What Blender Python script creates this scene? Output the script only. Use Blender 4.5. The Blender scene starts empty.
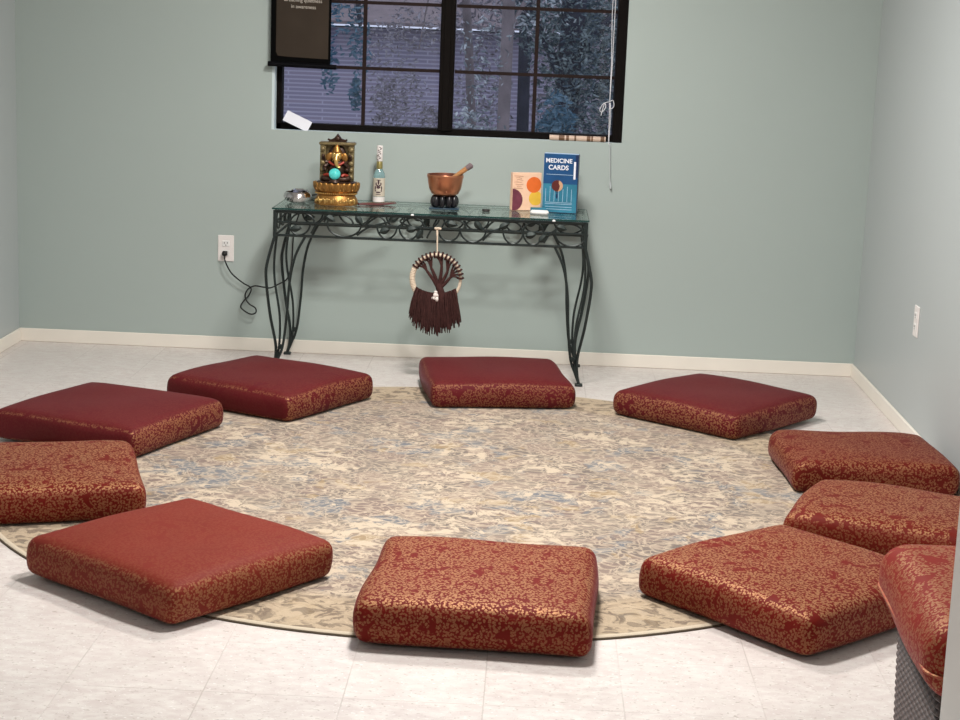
import bpy, math, random
from mathutils import Vector, Matrix, noise
random.seed(7)
S = bpy.context.scene
COL = S.collection
PI = math.pi

# ------------------------------------------------------------------ camera
CAM = (2.2396, -7.3509, 1.4385)
Rv = Vector((0.998687, 0.034811, 0.037580)); Uv = Vector((-0.043543, 0.190476, 0.980726)); Fv = Vector((-0.026982, 0.981075, -0.191741))
cd = bpy.data.cameras.new('camera'); cam = bpy.data.objects.new('camera', cd); COL.objects.link(cam)
cd.sensor_width = 36; cd.lens = 1708.0 / 960 * 36; cd.clip_start = 0.05; cd.clip_end = 200
m3 = Matrix((Rv, Uv, -Fv)).transposed().to_4x4(); m3.translation = Vector(CAM); cam.matrix_world = m3
S.camera = cam

# ------------------------------------------------------------------ world, lights, exposure
S.view_settings.view_transform = 'Standard'; S.view_settings.look = 'None'
S.view_settings.gamma = 1; S.view_settings.use_curve_mapping = False
S.view_settings.exposure = 0.0
W = bpy.data.worlds.new('world'); S.world = W; W.use_nodes = True
bg = W.node_tree.nodes['Background']; bg.inputs[0].default_value = (0.70, 0.76, 1.0, 1); bg.inputs[1].default_value = 0.95

def area(name, loc, size, sy, energy, color, rot=(0, 0, 0)):
    l = bpy.data.lights.new(name, 'AREA'); l.shape = 'RECTANGLE'; l.size = size; l.size_y = sy
    l.energy = energy; l.color = color
    o = bpy.data.objects.new(name, l); COL.objects.link(o); o.location = loc; o.rotation_euler = rot
    return o
area('troffer_light', (2.02, -1.70, 2.395), 0.35, 0.35, 54, (1.0, 0.955, 0.90))
area('troffer_light', (2.15, -3.10, 2.395), 0.30, 0.30, 59, (1.0, 0.965, 0.93))
area('hall_light', (2.3, -7.3, 2.395), 0.55, 1.1, 16, (1.0, 0.97, 0.95))

# ------------------------------------------------------------------ helpers
def tag(o, label=None, cat=None, group=None, kind=None):
    if label: o['label'] = label
    if cat: o['category'] = cat
    if group: o['group'] = group
    if kind: o['kind'] = kind
    return o

def empty(name, loc, rz=0.0, label=None, cat=None, group=None):
    o = bpy.data.objects.new(name, None); COL.objects.link(o)
    o.location = loc; o.rotation_euler = (0, 0, rz); o.empty_display_size = 0.05
    return tag(o, label, cat, group)

class MB:
    def __init__(s): s.v = []; s.f = []; s.m = []
    def add(s, vs, fs, mi=0):
        n = len(s.v); s.v += [tuple(v) for v in vs]; s.f += [tuple(i + n for i in f) for f in fs]; s.m += [mi] * len(fs)
        return s
    def box(s, x0, x1, y0, y1, z0, z1, mi=0, M=None, bev=0.0):
        if bev > 0:
            b = min(bev, (x1-x0)/2.01, (y1-y0)/2.01, (z1-z0)/2.01)
            vs = []; 
            # chamfered box: 24 verts
            for sx in (0, 1):
                for sy in (0, 1):
                    for sz in (0, 1):
                        X = (x0, x1)[sx]; Y = (y0, y1)[sy]; Z = (z0, z1)[sz]
                        ix = X + b*(1-2*sx); iy = Y + b*(1-2*sy); iz = Z + b*(1-2*sz)
                        vs += [(X, iy, iz), (ix, Y, iz), (ix, iy, Z)]
            def k(sx, sy, sz, a): return (sx*4+sy*2+sz)*3+a
            fs = []
            for q in (0, 1):
                fs.append([k(q, 0, 0, 0), k(q, 1, 0, 0), k(q, 1, 1, 0), k(q, 0, 1, 0)][::1 if q else -1])
                fs.append([k(0, q, 0, 1), k(1, q, 0, 1), k(1, q, 1, 1), k(0, q, 1, 1)][::-1 if q else 1])
                fs.append([k(0, 0, q, 2), k(1, 0, q, 2), k(1, 1, q, 2), k(0, 1, q, 2)][::1 if q else -1])
            for a in (0, 1):
                for c in (0, 1):
                    fs.append([k(a, c, 0, 0), k(a, c, 1, 0), k(a, c, 1, 1), k(a, c, 0, 1)])
                    fs.append([k(a, 0, c, 0), k(a, 1, c, 0), k(a, 1, c, 2), k(a, 0, c, 2)])
                    fs.append([k(0, a, c, 1), k(1, a, c, 1), k(1, a, c, 2), k(0, a, c, 2)])
            for sx in (0, 1):
                for sy in (0, 1):
                    for sz in (0, 1): fs.append([k(sx, sy, sz, 0), k(sx, sy, sz, 1), k(sx, sy, sz, 2)])
        else:
            vs = [(x, y, z) for x in (x0, x1) for y in (y0, y1) for z in (z0, z1)]
            fs = [(0, 1, 3, 2), (4, 6, 7, 5), (0, 4, 5, 1), (2, 3, 7, 6), (0, 2, 6, 4), (1, 5, 7, 3)]
        if M is not None: vs = [M @ Vector(v) for v in vs]
        return s.add(vs, fs, mi)
    def tube(s, pts, r, seg=8, mi=0, closed=False, flat=1.0):
        pts = [Vector(p) for p in pts]; n = len(pts)
        rs = r if isinstance(r, (list, tuple)) else [r]*n
        vs = []; prev = None
        for i, p in enumerate(pts):
            if closed: t = pts[(i+1) % n] - pts[i-1]
            else: t = pts[min(i+1, n-1)] - pts[max(i-1, 0)]
            t.normalize()
            if prev is None:
                a = Vector((0, 0, 1)) if abs(t.z) < .9 else Vector((0, 1, 0))
                prev = (a - t*a.dot(t)).normalized()
            else:
                prev = (prev - t*prev.dot(t)).normalized()
            b = t.cross(prev)
            for k in range(seg):
                an = 2*PI*k/seg; vs.append(p + prev*math.cos(an)*rs[i]*flat + b*math.sin(an)*rs[i])
        fs = []
        for i in range(n if closed else n-1):
            j = (i+1) % n
            for k in range(seg): fs.append((i*seg+k, i*seg+(k+1) % seg, j*seg+(k+1) % seg, j*seg+k))
        if not closed:
            fs.append(tuple(range(seg))[::-1]); fs.append(tuple((n-1)*seg+k for k in range(seg)))
        return s.add(vs, fs, mi)
    def lathe(s, prof, seg=32, c=(0, 0, 0), mi=0, sx=1, sy=1, wob=None, cap=True):
        vs = []; 
        for i, (r, z) in enumerate(prof):
            for k in range(seg):
                a = 2*PI*k/seg; rr = r*(wob(a, i) if wob else 1)
                vs.append((c[0]+rr*math.cos(a)*sx, c[1]+rr*math.sin(a)*sy, c[2]+z))
        fs = []; n = len(prof)
        for i in range(n-1):
            for k in range(seg): fs.append((i*seg+k, i*seg+(k+1) % seg, (i+1)*seg+(k+1) % seg, (i+1)*seg+k))
        if cap and prof[0][0] > 1e-6: fs.append(tuple(range(seg))[::-1])
        if cap and prof[-1][0] > 1e-6: fs.append(tuple((n-1)*seg+k for k in range(seg)))
        return s.add(vs, fs, mi)
    def ell(s, c, r, seg=16, rings=10, mi=0, M=None):
        vs = []; fs = []
        for i in range(rings+1):
            ph = PI*i/rings
            for k in range(seg):
                th = 2*PI*k/seg
                v = Vector((r[0]*math.sin(ph)*math.cos(th), r[1]*math.sin(ph)*math.sin(th), r[2]*math.cos(ph)))
                if M is not None: v = M @ v
                vs.append(v + Vector(c))
        for i in range(rings):
            for k in range(seg): fs.append((i*seg+k, (i+1)*seg+k, (i+1)*seg+(k+1) % seg, i*seg+(k+1) % seg))
        return s.add(vs, fs, mi)
    def prism(s, poly, y0, y1, mi=0, M=None):
        """poly in x,z extruded along y"""
        n = len(poly)
        vs = [(x, y0, z) for x, z in poly] + [(x, y1, z) for x, z in poly]
        if M is not None: vs = [M @ Vector(v) for v in vs]
        fs = [tuple(range(n)), tuple(range(n, 2*n))[::-1]] + [(i, i+n, (i+1) % n+n, (i+1) % n) for i in range(n)]
        return s.add(vs, fs, mi)
    def build(s, name, mats, parent=None, smooth=True, loc=(0, 0, 0), rz=0.0):
        me = bpy.data.meshes.new(name); me.from_pydata(s.v, [], s.f)
        if not isinstance(mats, (list, tuple)): mats = [mats]
        for m in mats: me.materials.append(m)
        me.polygons.foreach_set('material_index', s.m)
        import bmesh
        bm = bmesh.new(); bm.from_mesh(me); bmesh.ops.remove_doubles(bm, verts=bm.verts, dist=1e-6)
        bmesh.ops.recalc_face_normals(bm, faces=bm.faces); bm.to_mesh(me); bm.free()
        if smooth:
            me.polygons.foreach_set('use_smooth', [True]*len(me.polygons))
            try: me.set_sharp_from_angle(angle=math.radians(42))
            except Exception: pass
        o = bpy.data.objects.new(name, me); COL.objects.link(o); o.location = loc; o.rotation_euler = (0, 0, rz)
        if parent: o.parent = parent
        return o

def catmull(P, n=8):
    P = [Vector(p) for p in P]; out = []
    for i in range(len(P)-1):
        p0 = P[max(i-1, 0)]; p1 = P[i]; p2 = P[i+1]; p3 = P[min(i+2, len(P)-1)]
        for k in range(n):
            t = k/n
            out.append(0.5*((2*p1)+(p2-p0)*t+(2*p0-5*p1+4*p2-p3)*t*t+(3*p1-p0-3*p2+p3)*t**3))
    out.append(P[-1]); return out

def text_obj(name, body, size, mat, parent, loc, rot, ext=0.0006, align='CENTER', sx=1.0, bold=0.0):
    c = bpy.data.curves.new(name, 'FONT'); c.body = body; c.size = size; c.align_x = align; c.extrude = ext; c.offset = bold
    t = bpy.data.objects.new(name, c); COL.objects.link(t)
    bpy.context.view_layer.update()
    me = bpy.data.meshes.new_from_object(t.evaluated_get(bpy.context.evaluated_depsgraph_get()))
    bpy.data.objects.remove(t)
    me.materials.clear(); me.materials.append(mat)
    o = bpy.data.objects.new(name, me); COL.objects.link(o); o.parent = parent
    o.location = loc; o.rotation_euler = rot; o.scale = (sx, 1, 1)
    return o

# ------------------------------------------------------------------ materials
class NT:
    def __init__(s, name):
        s.m = bpy.data.materials.new(name); s.m.use_nodes = True; s.t = s.m.node_tree; s.n = s.t.nodes
        s.b = s.n['Principled BSDF']; s.out = s.n['Material Output']
    def new(s, ty, **k):
        n = s.n.new(ty)
        for a, b in k.items(): setattr(n, a, b)
        return n
    def link(s, a, b): s.t.links.new(a, b)
    def set(s, n, i, v):
        if hasattr(v, 'is_output') or isinstance(v, bpy.types.NodeSocket): s.link(v, n.inputs[i])
        else: n.inputs[i].default_value = v
    def math(s, op, a, b=0.0, c=0.0):
        n = s.new('ShaderNodeMath', operation=op); s.set(n, 0, a); s.set(n, 1, b)
        if op in ('MULTIPLY_ADD', 'SMOOTH_MIN', 'COMPARE'): s.set(n, 2, c)
        return n.outputs[0]
    def vmath(s, op, a, b=(0, 0, 0)):
        n = s.new('ShaderNodeVectorMath', operation=op); s.set(n, 0, a); s.set(n, 1, b)
        return n.outputs['Value'] if op in ('DOT_PRODUCT', 'LENGTH', 'DISTANCE') else n.outputs[0]
    def ss(s, x, lo, hi, a=0.0, b=1.0):
        n = s.new('ShaderNodeMapRange', interpolation_type='SMOOTHSTEP'); s.set(n, 0, x)
        n.inputs[1].default_value = lo; n.inputs[2].default_value = hi; n.inputs[3].default_value = a; n.inputs[4].default_value = b
        return n.outputs[0]
    def mix(s, f, a, b, ty='MIX'):
        n = s.new('ShaderNodeMix', data_type='RGBA', blend_type=ty); s.set(n, 0, f)
        s.set(n, 6, a if not isinstance(a, tuple) else (*a, 1)); s.set(n, 7, b if not isinstance(b, tuple) else (*b, 1))
        return n.outputs[2]
    def noise(s, vec, scale, detail=2.0, rough=.5, dist=0.0):
        n = s.new('ShaderNodeTexNoise'); s.link(vec, n.inputs['Vector']); n.inputs['Scale'].default_value = scale
        n.inputs['Detail'].default_value = detail; n.inputs['Roughness'].default_value = rough; n.inputs['Distortion'].default_value = dist
        return n.outputs
    def vor(s, vec, scale, feature='F1', rand=1.0):
        n = s.new('ShaderNodeTexVoronoi', feature=feature); s.link(vec, n.inputs['Vector']); n.inputs['Scale'].default_value = scale
        n.inputs['Randomness'].default_value = rand
        return n.outputs
    def coord(s, which='Object'): return s.new('ShaderNodeTexCoord').outputs[which]
    def sep(s, v):
        n = s.new('ShaderNodeSeparateXYZ'); s.link(v, n.inputs[0]); return n.outputs
    def bump(s, h, strength, dist=.002):
        n = s.new('ShaderNodeBump'); n.inputs['Strength'].default_value = strength; n.inputs['Distance'].default_value = dist
        s.link(h, n.inputs['Height']); s.link(n.outputs[0], s.b.inputs['Normal'])

def pm(name, col, rough=.5, metal=0.0, spec=.5, var=.08, scale=30, coat=0, emit=None, es=0, trans=0, ior=1.45, alpha=1, bump=0):
    t = NT(name); b = t.b
    o = t.coord(); nz = t.noise(o, scale, 3)[0]
    c2 = tuple(min(1, c*(1+var*2)) for c in col); c1 = tuple(c*(1-var*2) for c in col)
    t.link(t.mix(nz, c1, c2), b.inputs['Base Color'])
    b.inputs['Roughness'].default_value = rough; b.inputs['Metallic'].default_value = metal
    b.inputs['Specular IOR Level'].default_value = spec; b.inputs['Coat Weight'].default_value = coat
    b.inputs['Transmission Weight'].default_value = trans; b.inputs['IOR'].default_value = ior
    if emit: b.inputs['Emission Color'].default_value = (*emit, 1); b.inputs['Emission Strength'].default_value = es
    if bump: t.bump(nz, bump)
    return t.m

def make_wall(name, col):
    t = NT(name); o = t.coord()
    n1 = t.noise(o, 1.3, 3)[0]; n2 = t.noise(o, 260, 3)[0]
    t.link(t.mix(n1, tuple(c*.97 for c in col), tuple(c*1.03 for c in col)), t.b.inputs['Base Color'])
    t.b.inputs['Roughness'].default_value = .42; t.b.inputs['Specular IOR Level'].default_value = .35
    t.bump(n2, .12, .0015); return t.m

def make_floor():
    t = NT('vinyl_tile'); o = t.coord(); x, y, z = t.sep(o)
    T = 0.3048
    u = t.math('DIVIDE', t.math('SUBTRACT', x, 1.265), T); v = t.math('DIVIDE', t.math('ADD', y, 3.5672), T)
    def edge(q):
        f = t.math('FRACT', q); d = t.math('ABSOLUTE', t.math('SUBTRACT', f, .5))
        return t.ss(d, .4925, .4985)
    e = t.math('MAXIMUM', edge(u), edge(v))
    cb = t.new('ShaderNodeCombineXYZ'); t.link(t.math('FLOOR', u), cb.inputs[0]); t.link(t.math('FLOOR', v), cb.inputs[1])
    wn = t.new('ShaderNodeTexWhiteNoise', noise_dimensions='2D'); t.link(cb.outputs[0], wn.inputs['Vector'])
    base = t.mix(wn.outputs['Value'], (.63, .565, .54), (.68, .615, .59))
    # soft mottling and small mineral flecks, turned per tile
    offs = t.vmath('ADD', o, t.vmath('MULTIPLY', wn.outputs['Color'], (7, 7, 0)))
    mp = t.new('ShaderNodeMapping'); t.link(offs, mp.inputs[0]); mp.inputs['Scale'].default_value = (1, 1.7, 1); mp.inputs['Rotation'].default_value = (0, 0, .3)
    mot = t.noise(mp.outputs[0], 22, 4, .6)[0]
    base = t.mix(t.ss(mot, .35, .7), base, (.74, .70, .665))
    f1 = t.noise(mp.outputs[0], 75, 2, .6, .6)[0]
    base = t.mix(t.math('MULTIPLY', t.ss(f1, .63, .68), .6), base, (.34, .28, .24))
    f2 = t.noise(t.vmath('ADD', mp.outputs[0], (3, 9, 0)), 90, 2, .6, .4)[0]
    base = t.mix(t.math('MULTIPLY', t.ss(f2, .65, .70), .8), base, (.92, .91, .90))
    wear = t.noise(o, 2.2, 3)[0]
    base = t.mix(t.math('MULTIPLY', e, t.ss(wear, .35, .7, .12, .6)), base, (.40, .35, .32))
    t.link(base, t.b.inputs['Base Color'])
    t.b.inputs['Roughness'].default_value = .38; t.b.inputs['Specular IOR Level'].default_value = .5
    t.link(t.ss(t.noise(o, 6, 4)[0], .3, .7, .30, .48), t.b.inputs['Roughness'])
    t.bump(t.math('SUBTRACT', t.math('MULTIPLY', f1, .1), e), .12, .002)
    return t.m

def make_rug():
    t = NT('distressed_rug'); o = t.coord(); x, y, z = t.sep(o)
    r = t.vmath('LENGTH', t.vmath('MULTIPLY', o, (1, 1, 0)))
    w = t.noise(o, 9, 2)[1]
    wv = t.vmath('ADD', o, t.vmath('MULTIPLY', t.vmath('SUBTRACT', w, (.5, .5, .5)), (.10, .10, 0)))
    st = t.new('ShaderNodeMapping'); t.link(wv, st.inputs[0]); st.inputs['Scale'].default_value = (.92, 1.2, 1)
    q = st.outputs[0]
    A = t.noise(q, 18, 5, .62, .4)[0]
    A2 = t.noise(t.vmath('ADD', q, (3, 5, 0)), 44, 3, .6, .8)[0]
    V = t.math('ABSOLUTE', t.math('SUBTRACT', t.noise(t.vmath('ADD', q, (9, 2, 0)), 26, 2, .6, .5)[0], .5))
    big = t.noise(t.vmath('ADD', o, (1.3, .4, 0)), 2.6, 3, .6)[0]
    tone = t.noise(t.vmath('ADD', wv, (7, 7, 0)), 7, 3, .6)[1]; ts = t.sep(tone)
    ivory = t.mix(big, (.55, .445, .335), (.64, .53, .40))
    mot = t.mix(t.ss(ts[0], .42, .58), (.185, .15, .13), (.24, .175, .15))
    mot = t.mix(t.ss(ts[1], .54, .62), mot, (.165, .175, .195))
    mot = t.mix(t.ss(ts[2], .60, .66), mot, (.33, .235, .135))
    dens = t.ss(big, .36, .64, .23, .045)
    thr = t.math('ADD', t.math('ADD', t.math('SUBTRACT', A, .515), t.math('MULTIPLY', t.math('SUBTRACT', A2, .5), .55)), dens)
    m = t.math('MULTIPLY', t.ss(thr, -.02, .05), t.ss(V, .012, .04, .35, 1.0))
    V3 = t.vor(t.vmath('ADD', q, (1, 8, 0)), 25, 'DISTANCE_TO_EDGE')[0]
    m = t.math('MULTIPLY', m, t.ss(V3, .03, .13, .50, 1.0))
    ring = t.math('SINE', t.math('ADD', t.math('MULTIPLY', r, 15.0), t.math('MULTIPLY', A, 3)))
    m = t.math('MULTIPLY', m, t.ss(ring, -1, .5, .86, 1.0))
    col = t.mix(m, ivory, mot)
    # worn outer border, a warm beige band with sparser brown sprigs
    bm_ = t.math('MULTIPLY', t.ss(r, 1.15, 1.22), .75)
    sp = t.noise(q, 27, 4, .6, .5)[0]
    bcol = t.mix(t.ss(sp, .50, .57), (.56, .44, .30), (.22, .165, .11))
    col = t.mix(bm_, col, bcol)
    
    col = t.mix(t.ss(r, 1.423, 1.426), col, (.70, .60, .46))
    pile = t.noise(o, 420, 3, .7)[0]
    col = t.mix(t.ss(pile, .3, .7, 0, .35), col, t.mix(.5, col, (.08, .07, .06)))
    t.link(col, t.b.inputs['Base Color']); t.b.inputs['Roughness'].default_value = .95; t.b.inputs['Specular IOR Level'].default_value = .1
    t.b.inputs['Sheen Weight'].default_value = .15
    t.bump(pile, .5, .004); return t.m

def make_brocade(name, top=1.0, front=1.0, seed=0.0, red=(.245, .016, .013), side=1.0):
    """red satin woven with small gold leaves; top, front and side mute the gold per face, imitating sheen and shade by colour"""
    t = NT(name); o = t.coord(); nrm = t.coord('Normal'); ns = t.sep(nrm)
    oo = t.vmath('ADD', o, (seed, seed*1.7, seed*.6))
    w = t.noise(oo, 110, 2)[1]
    wv = t.vmath('ADD', oo, t.vmath('MULTIPLY', t.vmath('SUBTRACT', w, (.5, .5, .5)), (.008, .008, .008)))
    V = t.vor(wv, 155)[0]; Vs = t.vor(t.vmath('ADD', wv, (.3, .1, .2)), 300, 'DISTANCE_TO_EDGE')[0]
    leaf = t.math('MULTIPLY', t.ss(V, .58, .44), t.ss(Vs, .02, .08, .35, 1))
    big = t.noise(oo, 17, 2, .5, 1.4)[0]
    leaf = t.math('MULTIPLY', leaf, t.ss(big, .37, .40))
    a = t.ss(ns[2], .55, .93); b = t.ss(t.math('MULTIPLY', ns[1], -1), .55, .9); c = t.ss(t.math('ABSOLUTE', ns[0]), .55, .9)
    k = t.math('MULTIPLY', t.ss(a, 0, 1, 1, top), t.math('MULTIPLY', t.ss(b, 0, 1, 1, front*.60), t.ss(c, 0, 1, 1, side*.66)))  # gold faded by face direction: angle sheen and side shade put into the colour
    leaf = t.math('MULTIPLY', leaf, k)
    rd = t.mix(t.noise(oo, 5, 3)[0], tuple(q*.85 for q in red), tuple(q*1.15 for q in red))
    t.link(t.mix(leaf, rd, (.36, .175, .080)), t.b.inputs['Base Color'])
    t.link(t.math('MULTIPLY', leaf, .35), t.b.inputs['Metallic'])
    t.link(t.ss(leaf, 0, 1, .62, .46), t.b.inputs['Roughness'])
    t.b.inputs['Specular IOR Level'].default_value = .12
    t.b.inputs['Sheen Weight'].default_value = .08; t.b.inputs['Sheen Roughness'].default_value = .35
    t.b.inputs['Sheen Tint'].default_value = (.80, .42, .55, 1)
    fine = t.noise(oo, 900, 2)[0]
    t.bump(t.math('ADD', leaf, t.math('MULTIPLY', fine, .4)), .25, .0012)
    return t.m

def make_glass(name, tint=(.85, .95, .92), refl=.10):
    t = NT(name); n = t.n
    tr = t.new('ShaderNodeBsdfTransparent'); tr.inputs[0].default_value = (*tint, 1)
    gl = t.new('ShaderNodeBsdfGlossy'); gl.inputs['Roughness'].default_value = .03; gl.inputs[0].default_value = (.9, .97, .95, 1)
    ge = t.new('ShaderNodeNewGeometry')
    cs = t.math('ABSOLUTE', t.vmath('DOT_PRODUCT', ge.outputs['Normal'], ge.outputs['Incoming']))
    f = t.math('MULTIPLY_ADD', t.math('POWER', t.math('SUBTRACT', 1.0, cs), 5.0), .8, refl)
    mx = t.new('ShaderNodeMixShader'); t.link(f, mx.inputs[0]); t.link(tr.outputs[0], mx.inputs[1]); t.link(gl.outputs[0], mx.inputs[2])
    t.link(mx.outputs[0], t.out.inputs[0]); return t.m

def make_brick():
    t = NT('blue_grey_brick'); o = t.coord(); x, y, z = t.sep(o)
    cb = t.new('ShaderNodeCombineXYZ'); t.link(x, cb.inputs[0]); t.link(z, cb.inputs[1])
    b = t.new('ShaderNodeTexBrick'); t.link(cb.outputs[0], b.inputs['Vector'])
    b.inputs['Color1'].default_value = (.42, .36, .44, 1); b.inputs['Color2'].default_value = (.36, .33, .43, 1); b.inputs['Mortar'].default_value = (.60, .56, .66, 1)
    b.inputs['Scale'].default_value = 1; b.inputs['Mortar Size'].default_value = .010; b.inputs['Brick Width'].default_value = .9; b.inputs['Row Height'].default_value = .052
    t.link(b.outputs[0], t.b.inputs['Base Color']); t.b.inputs['Roughness'].default_value = .9; return t.m

def make_leaf(name, c1, c2):
    t = NT(name); o = t.coord()
    nz = t.noise(o, 9, 4, .7)[0]; t.link(t.mix(t.ss(nz, .42, .62), c1, c2), t.b.inputs['Base Color']); t.b.inputs['Roughness'].default_value = .55
    return t.m

def make_woven():
    t = NT('dark_woven_rattan'); o = t.coord(); x, y, z = t.sep(o)
    u = t.math('MULTIPLY', t.math('SUBTRACT', x, y), 260)
    a = t.ss(t.math('SINE', u), -.4, .5)
    n = t.noise(o, 60, 3)[0]
    c = t.mix(a, (.045, .032, .030), (.13, .10, .095)); c = t.mix(t.math('MULTIPLY', n, .5), c, (.12, .09, .085))
    t.link(c, t.b.inputs['Base Color']); t.b.inputs['Roughness'].default_value = .5
    t.bump(a, .3, .002); return t.m

M = {}
M['wall_back'] = make_wall('sage_wall_paint', (.40, .465, .445))
M['wall_side'] = make_wall('sage_grey_wall_paint', (.44, .48, .485))
M['ceiling'] = make_wall('white_ceiling', (.78, .78, .76))
M['floor'] = make_floor(); M['rug'] = make_rug()
M['rugedge'] = pm('rug_binding', (.10, .075, .05), .9)
M['trim'] = pm('cream_trim_paint', (.86, .81, .73), .4, var=.03, scale=6)
M['jamb'] = pm('door_casing_paint', (.90, .89, .86), .45, var=.02, scale=5)
M['iron'] = pm('blackened_iron', (.018, .026, .025), .42, .3, .6, .2, 40, bump=.2)
M['leafiron'] = pm('iron_leaf', (.025, .036, .034), .5, .3, .5, .2, 60)
M['glass'] = make_glass('tinted_table_glass', (.965, .985, .975), .05)
M['glassedge'] = pm('dark_glass_edge', (.012, .05, .045), .12, 0, .6)
M['pane'] = make_glass('window_pane', (.95, .96, .97), .03)
M['bronze'] = pm('dark_bronze_frame', (.006, .0045, .004), .7, .0, .08)
M['grid'] = pm('brown_grid_bar', (.022, .014, .013), .7, 0, .1)
M['reveal'] = pm('window_reveal', (.60, .70, .72), .6, var=.03)
M['black'] = pm('black_rod', (.003, .003, .004), .6, 0, .08)
M['blackcloth'] = pm('black_cloth', (.003, .003, .003), .9, 0, .04)
M['browncloth'] = pm('brown_printed_cloth', (.042, .032, .024), .7, 0, .1, var=.1, scale=8)
M['print'] = pm('pale_print', (.50, .46, .40), .7)
M['white'] = pm('white_plastic', (.80, .80, .79), .35, var=.02)
M['offwhite'] = pm('off_white_plastic', (.82, .78, .76), .35, var=.02)
M['slot'] = pm('dark_slot', (.02, .018, .016), .6)
M['rubber'] = pm('black_rubber', (.010, .010, .011), .4)
M['paper'] = pm('white_paper', (.80, .81, .88), .7, var=.03)
M['bamboo'] = pm('pale_wood', (.62, .46, .36), .5, var=.1, scale=50)
M['bambood'] = pm('brown_wood_band', (.16, .08, .04), .5, var=.2, scale=50)
M['cord'] = pm('blind_cord', (.70, .70, .74), .6)
M['wand'] = pm('clear_wand', (.48, .52, .53), .25, var=.03)
M['steel'] = pm('polished_steel', (.62, .60, .61), .16, 1.0)
M['gold'] = pm('antique_gold', (.40, .20, .055), .36, .8, .5, .25, 45, bump=.5)
M['goldlight'] = pm('bright_gold', (.72, .48, .17), .3, .85, .5, .15, 60)
M['goldolive'] = pm('olive_gold', (.20, .155, .075), .45, .5, .5, .3, 60, bump=.6)
M['bronzedark'] = pm('dark_bronze_paint', (.045, .022, .014), .4, .4, .5, .3, 60)
M['redpaint'] = pm('red_paint', (.30, .035, .02), .4, .2)
M['orb'] = pm('glowing_crystal_ball', (.06, .42, .40), .12, emit=(.12, .72, .66), es=.32, var=.25, scale=70)
M['copper'] = pm('brushed_copper', (.58, .235, .125), .30, .9, .5, .10, 14)
M['copperin'] = pm('copper_inside', (.22, .08, .05), .45, .7)
M['wood'] = pm('turned_wood', (.48, .23, .09), .45, var=.15, scale=50)
M['suede'] = pm('grey_suede', (.20, .15, .16), .9)
M['blacksilk'] = pm('black_silk', (.012, .011, .014), .28, 0, .7)
M['navy'] = pm('navy_mat', (.025, .055, .085), .4)
M['clear'] = pm('clear_bottle_glass', (.40, .62, .64), .08, trans=.55)
M['label'] = pm('cream_label', (.62, .56, .46), .6)
M['labelink'] = pm('label_ink', (.07, .035, .045), .6)
M['olive'] = pm('olive_foil', (.32, .27, .10), .35, .5)
M['rosewood'] = pm('rosewood', (.14, .04, .04), .35)
M['blue'] = pm('blue_cover', (.010, .070, .20), .3, var=.12, scale=20, coat=.3)
M['bluelow'] = pm('teal_blue_cover', (.03, .19, .29), .3, var=.2, scale=30, coat=.3)
M['bluedark'] = pm('navy_spine', (.008, .025, .09), .35)
M['skyprint'] = pm('pale_blue_print', (.45, .62, .80), .5)
M['peach'] = pm('peach_card', (.92, .60, .42), .45, var=.06, scale=60)
M['peachink'] = pm('tan_card_ink', (.52, .28, .18), .5)
M['orange'] = pm('orange_print', (.80, .16, .025), .45, var=.1)
M['yellow'] = pm('yellow_print', (.85, .52, .06), .45, var=.1)
M['plum'] = pm('plum_print', (.16, .035, .06), .4, var=.3, scale=50)
M['skin'] = pm('tan_print', (.60, .34, .20), .5)
M['maroonink'] = pm('maroon_print', (.10, .012, .008), .5)
M['yarn'] = pm('brown_yarn', (.055, .022, .020), .9, 0, .2, .35, 90, bump=.6)
M['cream'] = pm('cream_cotton', (.72, .60, .47), .85, 0, .2, .08, 60, bump=.3)
M['crystal'] = pm('white_shell', (.80, .72, .68), .25)
M['woven'] = make_woven()
M['brick'] = make_brick()
M['roof'] = pm('brown_shingles', (.27, .215, .21), .9, var=.15, scale=9)
M['gutter'] = pm('white_gutter', (.80, .80, .92), .5)
M['bark'] = pm('brown_bark', (.26, .215, .21), .9, var=.3, scale=6)
M['barkdark'] = pm('dark_bark', (.045, .045, .065), .9, var=.3, scale=6)
M['ground'] = pm('leaf_litter_ground', (.16, .15, .15), .95, var=.3, scale=3)
M['leafA'] = make_leaf('grey_green_leaves', (.16, .19, .20), (.60, .64, .62))
M['leafB'] = make_leaf('dark_green_leaves', (.05, .08, .10), (.26, .32, .30))
M['leafC'] = make_leaf('brownish_leaves', (.26, .23, .24), (.42, .39, .42))
M['leafD'] = make_leaf('blue_teal_leaves', (.06, .15, .21), (.15, .25, .30))
M['diffuser'] = pm('lit_diffuser', (.9, .9, .88), .5, emit=(1, .96, .9), es=2.0)

# ------------------------------------------------------------------ the room
RW = 3.6645; YF = -5.60; H = 2.44; BBH = 0.0584
def struct(o): return tag(o, kind='structure')
f = MB(); f.box(-.12, RW+.12, -9.2, .0, -.10, 0); struct(f.build('floor', M['floor'], smooth=False))
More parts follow.
